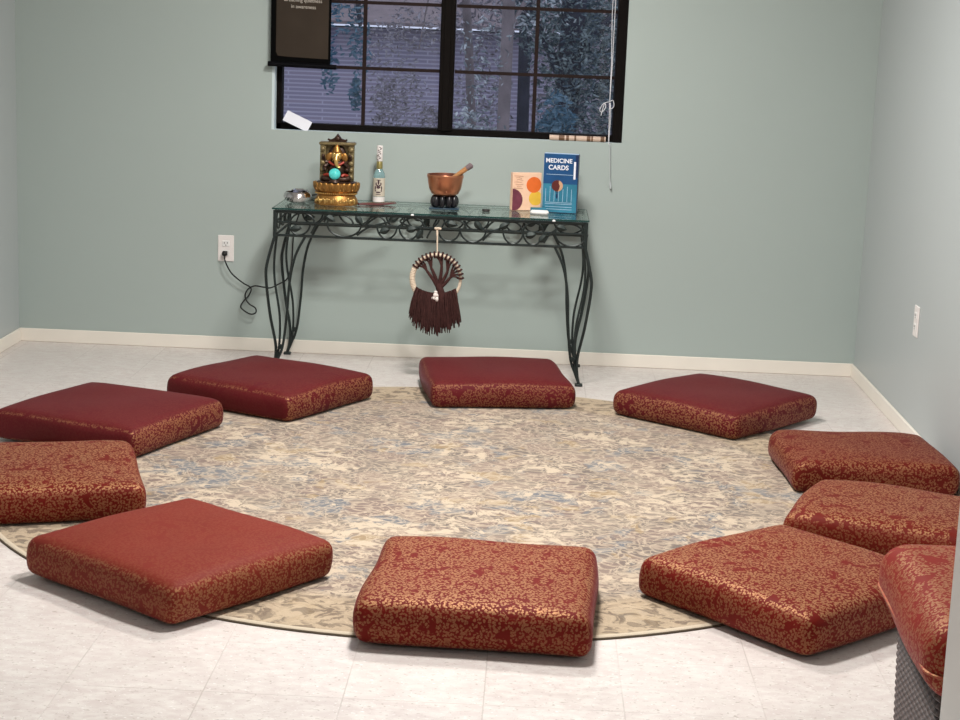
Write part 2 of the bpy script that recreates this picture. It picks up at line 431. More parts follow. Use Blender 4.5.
# back wall with the window opening
OX0, OX1, OZ0, OZ1 = 1.104, 2.607, .970, 2.10
w = MB(); D = .14
w.box(-.12, OX0, 0, D, 0, H); w.box(OX1, RW+.12, 0, D, 0, H); w.box(OX0, OX1, 0, D, 0, OZ0); w.box(OX0, OX1, 0, D, OZ1, H)
struct(w.build('wall_back', M['wall_back'], smooth=False))
w = MB(); w.box(-.12, 0, YF, 0, 0, H); struct(w.build('wall_left', M['wall_side'], smooth=False))
w = MB(); w.box(RW, RW+.12, YF, 0, 0, H); struct(w.build('wall_right', M['wall_side'], smooth=False))
DX0, DX1, DZ = 1.45, 2.701, 2.08
w = MB(); w.box(-.12, DX0-.02, YF-.14, YF, 0, H); w.box(DX1+.02, RW+.12, YF-.14, YF, 0, H); w.box(DX0-.02, DX1+.02, YF-.14, YF, DZ+.02, H)
struct(w.build('wall_front', M['wall_side'], smooth=False))
w = MB(); w.box(-.12, RW+.12, YF-.14, 0, H, H+.1); struct(w.build('ceiling', M['ceiling'], smooth=False))
# doorway lining the picture is taken through
w = MB()
w.box(DX1, DX1+.02, YF-.155, YF+.0, 0, DZ, bev=.003); w.box(DX0-.02, DX0, YF-.155, YF, 0, DZ, bev=.003); w.box(DX0-.02, DX1+.02, YF-.155, YF, DZ, DZ+.02, bev=.003)
d1 = struct(w.build('door_1', M['jamb'], smooth=False))
# hallway the picture is taken from, its unseen walls added to block sky light
w = MB(); w.box(.55, .67, -9.2, YF-.14, 0, H); struct(w.build('added_wall_hall_left', M['wall_side'], smooth=False))
w = MB(); w.box(RW+.0, RW+.12, -9.2, YF-.14, 0, H); struct(w.build('added_wall_hall_right', M['wall_side'], smooth=False))
w = MB(); w.box(.55, RW+.12, -9.32, -9.2, 0, H); struct(w.build('added_wall_hall_back', M['wall_side'], smooth=False))
w = MB(); w.box(.55, RW+.12, -9.32, YF-.14, H, H+.1); struct(w.build('added_ceiling_hall', M['ceiling'], smooth=False))
# baseboards
def bb(name, x0, x1, y0, y1):
    b = MB(); b.box(x0, x1, y0, y1, 0, BBH, bev=.003); struct(b.build(name, M['trim'], smooth=False))
bb('baseboard_back', 0, RW, -.011, 0)
bb('baseboard_left', 0, .011, YF, -.011)
bb('baseboard_right', RW-.011, RW, YF, -.011)

# window: dark bronze slider, two sashes each with grid bars
wy = .055
fr = MB()
fx0, fx1 = OX0+.012, OX1
fr.box(OX0+.012, OX0+.034, wy, wy+.07, OZ0, OZ1, bev=.003)
fr.box(OX1-.042, OX1, wy-.035, wy+.07, OZ0, OZ1, bev=.003)
fr.box(OX0+.012, OX1, wy, wy+.07, OZ0+.0005, OZ0+.028, bev=.003); fr.box(OX0+.012, OX1, wy, wy+.07, OZ1-.04, OZ1, bev=.003)
win = struct(fr.build('window_1', M['bronze'], smooth=False))
mu = MB(); mu.box(1.815, 1.877, wy-.012, wy+.05, OZ0+.02, OZ1-.02, bev=.004)
mu.box(1.831, 1.860, wy-.018, wy-.012, OZ0+.02, OZ1-.02, bev=.002)
mu.build('meeting_stile', M['bronze'], win, smooth=False)
for (a, b_) in ((OX0+.030, 1.83), (1.88, OX1-.035)):
    xm = (a+b_)/2 + (.008 if a < 1.5 else .0)
    g = MB(); g.box(xm-.008, xm+.008, wy+.012, wy+.022, OZ0+.02, OZ1-.03)
    for zz in (1.242, 1.519, 1.796): g.box(a, b_, wy+.0125, wy+.0215, zz-.007, zz+.007)
    g.build('grid_bars', M['grid'], win, smooth=False)
    p = MB(); p.box(a, b_, wy+.026, wy+.030, OZ0+.02, OZ1-.03); p.build('pane', M['pane'], win, smooth=False)
rv = MB(); rv.box(OX0, OX0+.0115, .001, .135, OZ0, OZ1); rv.box(OX0+.0115, OX1, .001, .054, OZ0-.004, OZ0+.0003); rv.build('window_reveal', M['reveal'], win, smooth=False)

# ceiling fixtures (above the picture)
for (x, y, sx, sy, lab) in ((2.02, -1.70, .45, .45, 'square lit ceiling panel nearest the window wall'), (2.15, -3.10, .45, .45, 'square lit ceiling panel over the middle of the room'), (2.3, -7.3, .6, 1.2, 'long lit ceiling panel in the hallway')):
    e = empty('ceiling_light', (x, y, H), 0, lab, 'ceiling light')
    a = MB(); a.box(-sx/2, sx/2, -sy/2, -sy/2+.02, -.03, 0); a.box(-sx/2, sx/2, sy/2-.02, sy/2, -.03, 0); a.box(-sx/2, -sx/2+.02, -sy/2+.02, sy/2-.02, -.03, 0); a.box(sx/2-.02, sx/2, -sy/2+.02, sy/2-.02, -.03, 0)
    a.build('frame', M['white'], e, smooth=False)
    a = MB(); a.box(-sx/2+.02, sx/2-.02, -sy/2+.02, sy/2-.02, -.022, -.002); a.build('diffuser', M['diffuser'], e, smooth=False)

# ------------------------------------------------------------------ round rug
rx, ry, rr = 2.0033, -2.0661, 1.440
rg = MB(); rg.lathe([(0, .0075), (.7, .0075), (1.2, .0075), (rr-.012, .0075), (rr-.004, .0068), (rr-.002, .005)], 160, cap=False)
rug = empty('round_rug', (rx, ry, 0), 0, 'large round beige and grey distressed rug under the ring of floor cushions', 'rug')
rg.build('pile', M['rug'], rug)
e_ = MB(); e_.lathe([(rr-.004, .0002), (rr+.002, .0002), (rr+.0025, .002), (rr+.001, .0045), (rr-.002, .005)], 160)
e_.build('binding', M['rugedge'], rug)

# ------------------------------------------------------------------ floor cushions
def cushion_mesh(a, b, h, seed, r=.027, puff=.012, nx=30, ny=30, nz=10):
    mb = MB(); rnd = random.Random(seed)
    ph = [rnd.uniform(0, 6.28) for _ in range(8)]
    def shape(p):
        x, y, z = p
        rp = .055                                       # corner radius in plan
        # rounded box
        ix = max(-(a/2-r), min(a/2-r, x)); iy = max(-(b/2-r), min(b/2-r, y)); iz = max(r, min(h-r, z))
        d = Vector((x-ix, y-iy, z-iz))
        if d.length > 1e-9:
            d.normalize(); q = Vector((ix, iy, iz)) + d*r
        else: q = Vector(p)
        u = q.x/(a/2); v = q.y/(b/2)
        # plan corners pulled in a little, sides bowed
        k = max(0, abs(u)-.72)*max(0, abs(v)-.72)
        q.x -= math.copysign(k*.03*a, u); q.y -= math.copysign(k*.03*b, v)
        bow = math.sin(PI*min(1, max(0, q.z/h)))
        q.x += math.copysign((abs(u)**6)*.010*bow*(1-.5*v*v), u) if abs(u) > .5 else 0
        q.y += math.copysign((abs(v)**6)*.010*bow*(1-.5*u*u), v) if abs(v) > .5 else 0
        if z > h*.5:
            q.z += puff*(1-u**4)*(1-v**4) + .0022*math.sin(5*q.x*3+ph[0])*math.sin(4*q.y*3+ph[1])
            q.z -= .006*(abs(u)**8)*(.5+.5*math.sin(q.y*16+ph[2]))
            q.z -= .006*(abs(v)**8)*(.5+.5*math.sin(q.x*16+ph[3]))
        q.x += .0028*math.sin(q.y*13+ph[4]+q.z*20); q.y += .0028*math.sin(q.x*13+ph[5]+q.z*20)
        return q
    def lin(n, L): # denser at the ends
        return [(-math.cos(PI*i/n)*.35 + (2*i/n-1)*.65)*L/2 for i in range(n+1)]
    X = lin(nx, a); Y = lin(ny, b); Z = [z+h/2 for z in lin(nz, h)]
    def grid(fn, n, m):
        vs = [shape(fn(i, j)) for i in range(n+1) for j in range(m+1)]
        fs = [(i*(m+1)+j, (i+1)*(m+1)+j, (i+1)*(m+1)+j+1, i*(m+1)+j+1) for i in range(n) for j in range(m)]
        mb.add(vs, fs)
    grid(lambda i, j: (X[i], Y[j], h), nx, ny); grid(lambda i, j: (X[i], Y[j], 0), nx, ny)
    for s in (-1, 1):
        grid(lambda i, j: (X[i], s*b/2, Z[j]), nx, nz); grid(lambda i, j: (s*a/2, Y[i], Z[j]), ny, nz)
    return mb
ZR = .0085
BIG = .012
G = 'brocade floor cushions in a ring'
PURP = (.105, .0095, .012)
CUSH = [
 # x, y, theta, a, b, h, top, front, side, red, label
 (.810, -1.632, -.370, .56, .55, .105, .06, .05, 1.0, PURP, 'dark red floor cushion at the far left, top gold muted as sheen, partly behind another'),
 (1.270, -1.008, -.510, .57, .53, .105, .08, .05, 1.0, PURP, 'dark red brocade floor cushion in front of the left table legs, top gold muted as sheen'),
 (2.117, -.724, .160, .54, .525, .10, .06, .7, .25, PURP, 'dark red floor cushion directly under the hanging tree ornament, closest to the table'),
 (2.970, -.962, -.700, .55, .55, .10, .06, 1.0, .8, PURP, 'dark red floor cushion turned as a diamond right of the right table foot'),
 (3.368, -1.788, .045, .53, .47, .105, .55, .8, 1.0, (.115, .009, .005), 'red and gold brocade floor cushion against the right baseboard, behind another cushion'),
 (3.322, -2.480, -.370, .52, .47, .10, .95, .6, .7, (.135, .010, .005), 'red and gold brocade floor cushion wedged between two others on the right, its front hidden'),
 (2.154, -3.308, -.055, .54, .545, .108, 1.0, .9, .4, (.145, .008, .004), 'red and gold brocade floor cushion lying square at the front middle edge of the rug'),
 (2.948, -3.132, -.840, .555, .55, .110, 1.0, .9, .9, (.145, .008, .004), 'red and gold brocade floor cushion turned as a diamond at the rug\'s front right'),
 (1.370, -3.132, -.650, .56, .540, .108, .12, .75, 1.0, (.175, .021, .012), 'brick red floor cushion turned as a diamond at the front left, top gold muted as sheen'),
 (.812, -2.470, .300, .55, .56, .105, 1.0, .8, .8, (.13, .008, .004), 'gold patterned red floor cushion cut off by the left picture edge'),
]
for i, (x, y, th, a, b, h, tp, fr_, sd, rd, lab) in enumerate(CUSH):
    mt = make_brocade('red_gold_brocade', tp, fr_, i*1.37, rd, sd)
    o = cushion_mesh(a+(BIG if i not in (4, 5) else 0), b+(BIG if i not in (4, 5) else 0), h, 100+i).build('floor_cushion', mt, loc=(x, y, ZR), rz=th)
    tag(o, lab, 'cushion', G)

# cushion on the woven stool at the right
st = empty('woven_stool', (3.250, -4.250, 0), -.03, 'dark brown woven rattan stool at lower right, holding a brocade cushion', 'stool')
def rsq(h_, r_, n=10):
    pts = []
    for cx_, cy_, a0 in ((h_-r_, h_-r_, 0), (-(h_-r_), h_-r_, 90), (-(h_-r_), -(h_-r_), 180), (h_-r_, -(h_-r_), 270)):
        for k in range(n+1):
            a_ = math.radians(a0+90*k/n); pts.append((cx_+r_*math.cos(a_), cy_+r_*math.sin(a_)))
    return pts
b = MB(); zc = 0.0; nr = 20; rings = []
for i in range(nr*6+1):
    z_ = .295*i/(nr*6); off = .0085*abs(math.sin(PI*i/6))
    rings.append([(px_, py_, z_) for px_, py_ in rsq(.240-.010*(1-z_/.295)+off, .07)])
n_ = len(rings[0]); vs = [p for r_ in rings for p in r_]
fs = [(i*n_+k, i*n_+(k+1) % n_, (i+1)*n_+(k+1) % n_, (i+1)*n_+k) for i in range(len(rings)-1) for k in range(n_)]
fs.append(tuple(range(n_))[::-1])
b.add(vs, fs); b.build('woven_body', M['woven'], st)
b = MB(); b.add([(x_, y_, z_) for z_ in (.288, .3005) for x_, y_ in rsq(.236, .065)], [(k, (k+1) % n_, (k+1) % n_+n_, k+n_) for k in range(n_)]+[tuple(range(n_))[::-1], tuple(range(n_, 2*n_))]); b.build('seat_top', M['slot'], st)
cq = empty('seat_cushion', (3.250, -4.245, .301), -.03, 'red and gold brocade cushion with piped seam on the woven stool at lower right', 'cushion', )
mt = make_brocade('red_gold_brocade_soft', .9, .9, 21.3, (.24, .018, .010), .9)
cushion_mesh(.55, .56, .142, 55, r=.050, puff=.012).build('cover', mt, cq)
pp = []
for x_, y_ in rsq(.280, .05, 8): pp.append((x_, y_*.284/.280, .056+.004*math.sin(x_*14+y_*11)))
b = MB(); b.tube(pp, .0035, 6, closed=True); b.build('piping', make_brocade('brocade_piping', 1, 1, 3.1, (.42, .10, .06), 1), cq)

# ------------------------------------------------------------------ wrought iron console table
TX0, TX1, TYF, TYB, TZ = 1.190, 2.465, -.472, -.040, .687
table = empty('console_table', ((TX0+TX1)/2, (TYF+TYB)/2, 0), 0, 'black wrought iron console table with a clear glass top and scrolled leaf apron', 'table')
ox, oy = (TX0+TX1)/2, (TYF+TYB)/2
def L(x, y, z): return (x-ox, y-oy, z)
gt = MB(); gt.box(TX0-.004-ox, TX1+.004-ox, TYF-.006-oy, TYB+.004-oy, TZ-.008, TZ, bev=.0015)
top = gt.build('glass_top', M['glass'], table, smooth=False)
ge = MB()
ge.box(TX0-.0055-ox, TX1+.0055-ox, TYF-.0075-oy, TYF-.006-oy, TZ-.007, TZ-.001)
ge.box(TX0-.0055-ox, TX0-.004-ox, TYF-.006-oy, TYB-oy, TZ-.007, TZ-.001)
ge.box(TX1+.004-ox, TX1+.0055-ox, TYF-.006-oy, TYB-oy, TZ-.007, TZ-.001)
ge.box(TX0-ox, TX1-ox, TYB+.004-oy, TYB+.0055-oy, TZ-.007, TZ-.001)
ge.build('glass_edge', M['glassedge'], top, smooth=False)
for xx in (1.755, 2.327):
    q = MB(); q.lathe([(0, 0), (.007, 0), (.007, .004), (.004, .007), (0, .008)], 14, c=L(xx, TYF-.006, TZ-.010)); q.build('clear_bumper', M['white'], table)
ap = MB(); zt, zm, zb = TZ-.016, .628, .574
def bar(p, q, r=.005): ap.tube([L(*p), L(*q)], r, 6)
for y in (TYF+.008, TYB-.008):
    for z, r in ((zt, .007), (zm, .0045), (zb, .0055)): bar((TX0+.006, y, z), (TX1-.006, y, z), r)
for x in (TX0+.006, TX1-.006):
    for z, r in ((zt, .007), (zm, .0045), (zb, .0055)): bar((x, TYF+.008, z), (x, TYB-.008, z), r)
    for y in (TYF+.008, TYB-.008): bar((x, y, zb-.006), (x, y, zt+.004), .0085)
ap.build('apron_frame', M['iron'], table)
def pxx(px): return TX0+(px-274)/314*(TX1-TX0)
scs = [MB(), MB(), MB(), MB()]; sc = scs[0]
def loop(cx, w_, up, y, sq=1.0, n=12):
    pts = []
    hh = (zt-zm-.004) if up else (zm-zb-.004)
    for k in range(n+1):
        a = PI*k/n
        pts.append(L(cx+w_*math.cos(a), y, zm+(1 if up else -1)*hh*math.sin(a)**sq))
    sc.tube(pts, .0043, 6)
low = [(300, 11), (345, 17), (388, 10), (410, 10), (450, 11), (474, 13), (514, 10), (534, 10), (572, 16)]
upl = [(303, 12), (341, 13), (377, 10), (414, 11), (455, 12), (474, 9), (513, 10), (534, 10), (570, 14)]
for si, y in enumerate((TYF+.008, TYB-.008)):
    sc = scs[si]
    for c, hw in low: loop(pxx(c), hw*.00406, False, y)
    for c, hw in upl: loop(pxx(c), hw*.00406, True, y)
    for a, b2 in ((358, 392), (424, 404), (484, 508), (312, 326), (545, 560), (428, 440)):
        sc.tube([L(*p) for p in catmull([(pxx(a), y, zb+.012), (pxx((a*2+b2)/3), y, zm-.008), (pxx(b2)-.01, y, zm+.018), (pxx(b2), y, zt-.008)], 5)], .0043, 6)
for si, x in enumerate((TX0+.006, TX1-.006)):
    sc = scs[2+si]
    for yy in (-.37, -.25, -.13):
        for up in (0, 1):
            sc.tube([L(x, yy+.05*math.cos(PI*k/10), zm+(1 if up else -1)*(zt-zm-.006)*math.sin(PI*k/10)) for k in range(11)], .0043, 6)
for sc in scs: sc.build('scrollwork', M['iron'], table)
def leaf_mb(mb, c, ln, wd, ang, y):
    n = 9; fr2 = []; L1 = []
    ca, sa = math.cos(ang), math.sin(ang)
    top_, bot_ = [], []
    for k in range(n+1):
        t = k/n; ww = wd*math.sin(PI*t**.8)*(1+.18*math.sin(9*t*PI))
        top_.append((t*ln-ln/2, ww)); bot_.append((t*ln-ln/2, -ww))
    vs = []; fs = []
    for k in range(n+1):
        for (u, v, e) in ((top_[k][0], top_[k][1], -.002), (top_[k][0], 0, .004), (bot_[k][0], bot_[k][1], -.002)):
            vs.append((c[0]+u*ca-v*sa, y-.004-e, c[1]+u*sa+v*ca))
        for (u, v, e) in ((top_[k][0], top_[k][1], -.002), (top_[k][0], 0, .004), (bot_[k][0], bot_[k][1], -.002)):
            vs.append((c[0]+u*ca-v*sa, y-.001-e, c[1]+u*sa+v*ca))
    for k in range(n):
        a = k*6; b = a+6
        fs += [(a, b, b+1, a+1), (a+1, b+1, b+2, a+2), (a+3, a+4, b+4, b+3), (a+4, a+5, b+5, b+4), (a, a+3, b+3, b), (a+2, b+2, b+5, a+5)]
    mb.add([L(*v) for v in vs], fs)
for y in (TYF+.006, TYB-.006):
    for px, dz, ang in ((297, -.024, .1), (331, .022, -.5), (360, .020, -.9), (386, -.018, .3), (413, -.008, .2), (421, -.026, 1.0), (453, .020, -.2), (479, .018, -.9), (505, .022, .5), (532, -.012, .2), (544, -.022, .8), (562, .022, -.3)):
        lf = MB(); leaf_mb(lf, (pxx(px), zm+dz), .048, .014, ang, y); lf.build('apron_leaf', M['leafiron'], table)
def leg(xc, yc, sx, sy):
    """three curved rods meeting in one foot; sx,sy point outwards"""
    mb = MB()
    ft = (xc, yc, .012)
    bx = xc-sx*.006
    mb.tube([L(*p) for p in catmull([(xc-sx*.004, yc, zb+.01), (xc+sx*.026, yc+sy*.008, .47), (xc+sx*.032, yc+sy*.012, .40), (xc+sx*.014, yc+sy*.010, .25), (xc-sx*.010, yc, .12), (xc-sx*.008, yc, .05), ft], 8)], .0062, 7)
    mb.tube([L(*p) for p in catmull([(xc-sx*.006, yc-sy*.02, zb), (xc+sx*.006, yc-sy*.035, .47), (xc+sx*.002, yc-sy*.03, .38), (xc-sx*.022, yc-sy*.018, .24), (xc-sx*.024, yc-sy*.006, .12), (xc-sx*.012, yc, .05), ft], 8)], .0050, 7)
    mb.tube([L(*p) for p in catmull([(xc-sx*.125, yc, zb), (xc-sx*.085, yc, .49), (xc-sx*.063, yc, .38), (xc-sx*.055, yc, .26), (xc-sx*.040, yc, .12), (xc-sx*.016, yc, .05), ft], 8)], .0056, 7)
    mb.box(xc-.016-ox, xc+.016-ox, yc-.014-oy, yc+.014-oy, 0.0005, .011, bev=.003)
    mb.tube([L(xc-sx*.028-.018*0, yc-.012, .112), L(xc-sx*.028, yc+.012, .112)], .009, 8)
    mb.build('leg', M['iron'], table)
leg(TX0+.006, TYF+.010, -1, -1); leg(TX1-.006, TYF+.010, 1, -1); leg(TX0+.006, TYB-.010, -1, 1); leg(TX1-.006, TYB-.010, 1, 1)

TT = TZ+.0004
# ---- silver dish
d = MB(); d.lathe([(0, .003), (.022, .0), (.030, .001), (.050, .010), (.0605, .026), (.056, .040), (.050, .046), (.048, .045), (.054, .036), (.057, .026), (.045, .013), (0, .008)], 48)
t = empty('metal_dish', (1.258, -.255, TT), 0, 'small shiny silver metal dish on the left end of the glass table', 'dish')
d.build('bowl', M['steel'], t)
d = MB(); d.lathe([(0, .008), (.012, .010), (.018, .022), (.030, .040), (.034, .052), (.031, .053), (.014, .034), (0, .030)], 32, c=(.006, .004, .002)); d.build('inner_cup', M['steel'], t)

# ---- elephant-headed figure fountain
sx0, sy0 = 1.420, -.262
F = empty('elephant_deity_fountain', (sx0, sy0, TT), 0, 'gold elephant-headed deity fountain with a glowing turquoise ball on a lotus base', 'statue'); F.scale = (1.12, 1.02, 1.0)
b = MB(); b.lathe([(.0, 0), (.078, 0), (.082, .006), (.080, .020), (.074, .032), (.070, .040), (.078, .046), (.080, .052), (0, .054)], 48, sy=.78); b.build('pedestal', M['gold'], F)
b = MB()
for k in range(26):   # bright relief letters and beads round the pedestal front
    a = -PI/2+(k-12.5)*.10
    if abs(k-12.5) < 11:
        b.ell((.082*math.cos(a), .064*math.sin(a), .020+.004*math.sin(k*2.1)), (.0035, .003, .008+.003*math.sin(k*1.7)), 8, 6)
    b.ell((.079*math.cos(a), .0615*math.sin(a), .048), (.003, .003, .003), 6, 4)
b.build('relief_band', M['goldlight'], F)
b = MB(); n = 22
b.lathe([(0, .052), (.072, .052), (.080, .064), (.086, .082), (.086, .090), (0, .091)], 48, sy=.78)
for k in range(n):
    a = 2*PI*k/n; cx_, cy_ = math.cos(a), math.sin(a)
    Mx = Matrix.Rotation(a, 3, 'Z') @ Matrix.Rotation(.22, 3, 'Y')
    b.ell((.080*cx_, .062*cy_, .074), (.007, .0115, .021), 10, 8, M=Mx)
b.build('lotus_base', M['gold'], F)
b = MB(); b.lathe([(0, .088), (.072, .088), (.075, .093), (.068, .098), (0, .099)], 40, sy=.75); b.build('water_tray', M['bronzedark'], F)
b = MB()   # arched back niche
b.box(-.060, .060, .018, .040, .096, .252, bev=.004)
for s in (-1, 1):
    b.box(s*.052-.011, s*.052+.011, -.006, .022, .096, .246, bev=.004)
    for q in range(5): b.ell((s*.053, -.008, .115+q*.028), (.010, .006, .011), 10, 6)
b.box(-.067, .067, -.012, .042, .244, .258, bev=.004)
b.build('niche', M['goldolive'], F)
b = MB()
b.prism([(-.034, .258), (-.030, .266), (-.014, .272), (0, .292), (.014, .272), (.030, .266), (.034, .258)], .002, .024)
b.ell((0, .008, .271), (.013, .012, .012), 14, 8); b.tube([(-.036, .006, .268), (-.024, .004, .264), (-.012, .004, .270)], .004, 6); b.tube([(.036, .006, .268), (.024, .004, .264), (.012, .004, .270)], .004, 6)
b.build('crest', M['bronzedark'], F)
b = MB(); b.ell((0, .010, .196), (.036, .014, .050), 20, 12); b.build('halo', M['bronzedark'], F)
b = MB()   # seated body, folded legs and arms
b.ell((0, -.006, .142), (.032, .022, .030), 20, 12); b.ell((0, -.004, .168), (.028, .018, .018), 16, 10)
for s in (-1, 1):
    b.tube(catmull([(s*.014, -.012, .114), (s*.044, -.022, .112), (s*.034, -.036, .108), (s*.006, -.038, .108)], 5), [.013]*8+[.010]*8, 10)
    b.tube(catmull([(s*.026, -.006, .172), (s*.044, -.014, .156), (s*.040, -.028, .146)], 5), .008, 8)
    b.tube(catmull([(s*.024, .0, .174), (s*.046, -.002, .178), (s*.050, -.010, .196)], 5), .007, 8)
    b.ell((s*.050, -.012, .200), (.007, .007, .009), 10, 8); b.ell((s*.040, -.031, .146), (.007, .007, .008), 10, 8)
b.build('seated_body', M['bronzedark'], F)
b = MB()   # head with trunk and wide ears
b.ell((0, -.012, .200), (.020, .018, .020), 18, 12); b.ell((-.009, -.016, .210), (.010, .010, .009), 12, 8); b.ell((.009, -.016, .210), (.010, .010, .009), 12, 8)
for s in (-1, 1): b.tube([(s*.007, -.024, .192), (s*.012, -.038, .184)], [.003, .0015], 6)
b.tube(catmull([(0, -.026, .200), (0, -.034, .186), (.002, -.035, .170), (.008, -.034, .158), (.016, -.034, .157)], 6), [.0095-.0045*i/24 for i in range(25)], 10)
b.build('head', M['goldlight'], F)
b = MB()
for s in (-1, 1):
    b = MB(); b.ell((s*.028, -.004, .196), (.013, .004, .019), 14, 8, M=Matrix.Rotation(-s*.25, 3, 'Y')); b.build('ear', M['gold'], F)
b = MB(); b.lathe([(.018, .214), (.020, .219), (.016, .225), (.012, .236), (.005, .246), (.002, .252), (0, .254)], 20, c=(0, -.008, 0)); b.build('crown', M['gold'], F)
b = MB(); b.tube(catmull([(-.028, -.020, .178), (-.015, -.026, .168), (0, -.028, .164), (.015, -.026, .168), (.028, -.020, .178)], 5), .005, 8)
b.tube(catmull([(-.044, -.026, .122), (-.030, -.034, .126), (-.022, -.038, .120)], 4), .006, 8); b.tube(catmull([(.044, -.026, .122), (.030, -.034, .126), (.022, -.038, .120)], 4), .006, 8); b.build('garland', M['redpaint'], F)
b = MB(); b.ell((-.002, -.052, .131), (.0215, .0225, .0225), 28, 18); b.build('glowing_ball', M['orb'], F)
b = MB(); b.lathe([(0, .096), (.022, .096), (.019, .103), (.015, .108), (0, .109)], 20, c=(-.002, -.050, 0)); b.build('ball_cup', M['bronzedark'], F)

# ---- cologne bottle
Bt = empty('glass_bottle', (1.583, -.105, TT), 0, 'slim clear glass bottle with a cream picture label and long wrapped neck', 'bottle')
b = MB(); b.lathe([(0, 0), (.024, 0), (.025, .004), (.025, .108), (.023, .122), (.016, .136), (.011, .146), (.010, .160), (.010, .172), (0, .172)], 28); b.build('glass_body', M['clear'], Bt)
b = MB(); b.lathe([(.0253, .026), (.0256, .026), (.0256, .104), (.0253, .104)], 28, cap=False); lb = b.build('label', M['label'], Bt)
b = MB()
for (x_, z_, w_, h_) in ((0, .086, .004, .010), (-.010, .080, .003, .006), (.010, .080, .003, .006), (0, .066, .008, .007), (-.013, .062, .003, .009), (.013, .062, .003, .009), (0, .044, .010, .003), (-.006, .074, .005, .002), (.006, .074, .005, .002), (-.012, .050, .003, .003), (.012, .050, .003, .003), (0, .096, .010, .0015), (0, .035, .012, .0015)):
    y_ = -math.sqrt(max(0, .0262**2-x_**2)); b.ell((x_, y_, z_), (w_, .0012, h_), 10, 6)
b.build('printed_figure', M['labelink'], lb)
b = MB(); b.lathe([(.0253, .003), (.0257, .003), (.0257, .024), (.0253, .024)], 28, cap=False); b.build('base_band', M['offwhite'], Bt)
b = MB(); b.lathe([(.0115, .140), (.0135, .142), (.0125, .172), (.0115, .174)], 20, cap=False); b.build('neck_foil', M['olive'], Bt)
b = MB(); b.lathe([(.0125, .174), (.0132, .176), (.0132, .236), (.012, .240), (0, .241)], 20); nk = b.build('neck_wrapper', M['offwhite'], Bt)
b = MB()
for k in range(9): b.ell((-.006+.012*((k*37 % 10)/10), -.0128, .180+k*.0066), (.004+.002*(k % 2), .0012, .0022), 8, 5, M=Matrix.Rotation(.6*(-1)**k, 3, 'Y'))
b.build('wrapper_print', M['labelink'], nk)

# ---- incense holder
b = MB(); P = catmull([(-.062, -.062, .004), (-.03, -.03, .003), (.015, .012, .003), (.060, .05, .008)], 8)
b.tube([(p.x, p.y, p.z+.001) for p in P], [.010]*(len(P)-6)+[.010-.001*k for k in range(6)], 10, flat=.42)
ih = empty('incense_holder', (1.592, -.225, TT), -.35, 'narrow reddish wooden incense holder lying in front of the glass bottle', 'incense holder')
b.build('tray', M['rosewood'], ih)
b = MB(); b.tube([(-.052, -.05, .009), (.0, -.002, .010), (.056, .044, .014)], .0014, 6); b.build('incense_stick', M['bambood'], ih)

# ---- singing bowl, its ring cushion and its mallet
sb = (1.872, -.262)
b = MB(); b.box(-.062, .062, -.045, .045, .0005, .006, bev=.002)
cu = empty('bowl_cushion', (sb[0], sb[1], TT), 0, 'puckered black silk ring cushion under the copper singing bowl', 'cushion')
b.build('square_mat', M['navy'], cu)
b = MB()
for k in range(10):
    a = 2*PI*k/10+.15
    b.ell((.043*math.cos(a), .034*math.sin(a), .032), (.0165, .0125, .026), 14, 10, M=Matrix.Rotation(a, 3, 'Z'))
b.build('ring_lobes', M['blacksilk'], cu)
b = MB(); prof = [(.040, 0), (.056, .008), (.067, .030), (.072, .058), (.0745, .080), (.0750, .086), (.071, .087)]
inn = [(.070, .080), (.066, .055), (.058, .025), (.045, .012), (0, .010)]
bw = empty('singing_bowl', (sb[0], sb[1], TT+.0555), 0, 'brushed copper singing bowl sitting on a black ring cushion', 'bowl')
b.lathe([(0, .002)]+prof+[(.0708, .0868)], 56, cap=False); b.build('outer_wall', M['copper'], bw)
b = MB(); b.lathe([(.0708, .0868)]+inn, 56, cap=False); b.build('inner_wall', M['copperin'], bw)
b = MB(); b.lathe([(.0752, .074), (.0762, .078), (.0764, .084), (.0752, .0875)], 56, cap=False); b.build('rim', M['copper'], bw)
ml = empty('wooden_mallet', (sb[0], sb[1], TT+.0800), 0, 'short wooden mallet with a grey padded tip resting in the copper bowl', 'mallet')
b = MB(); b.tube([(-.028, .012, .002), (.040, .004, .0545), (.092, -.002, .0945)], [.008, .0095, .0105], 14); b.build('handle', M['wood'], ml)
b = MB(); b.tube([(.088, -.0015, .090), (.092, -.002, .094), (.106, -.004, .105), (.109, -.0045, .108)], [.0108, .0120, .0122, .007], 14); b.build('tip', M['suede'], ml)

# ---- small black puck
b = MB(); b.lathe([(0, 0), (.015, 0), (.017, .003), (.015, .009), (.006, .010), (0, .010)], 24)
tag(b.build('incense_cone_stand', M['slot'], loc=(2.047, -.300, TT)), 'tiny round black disc on the glass between the copper bowl and the card box', 'disc')

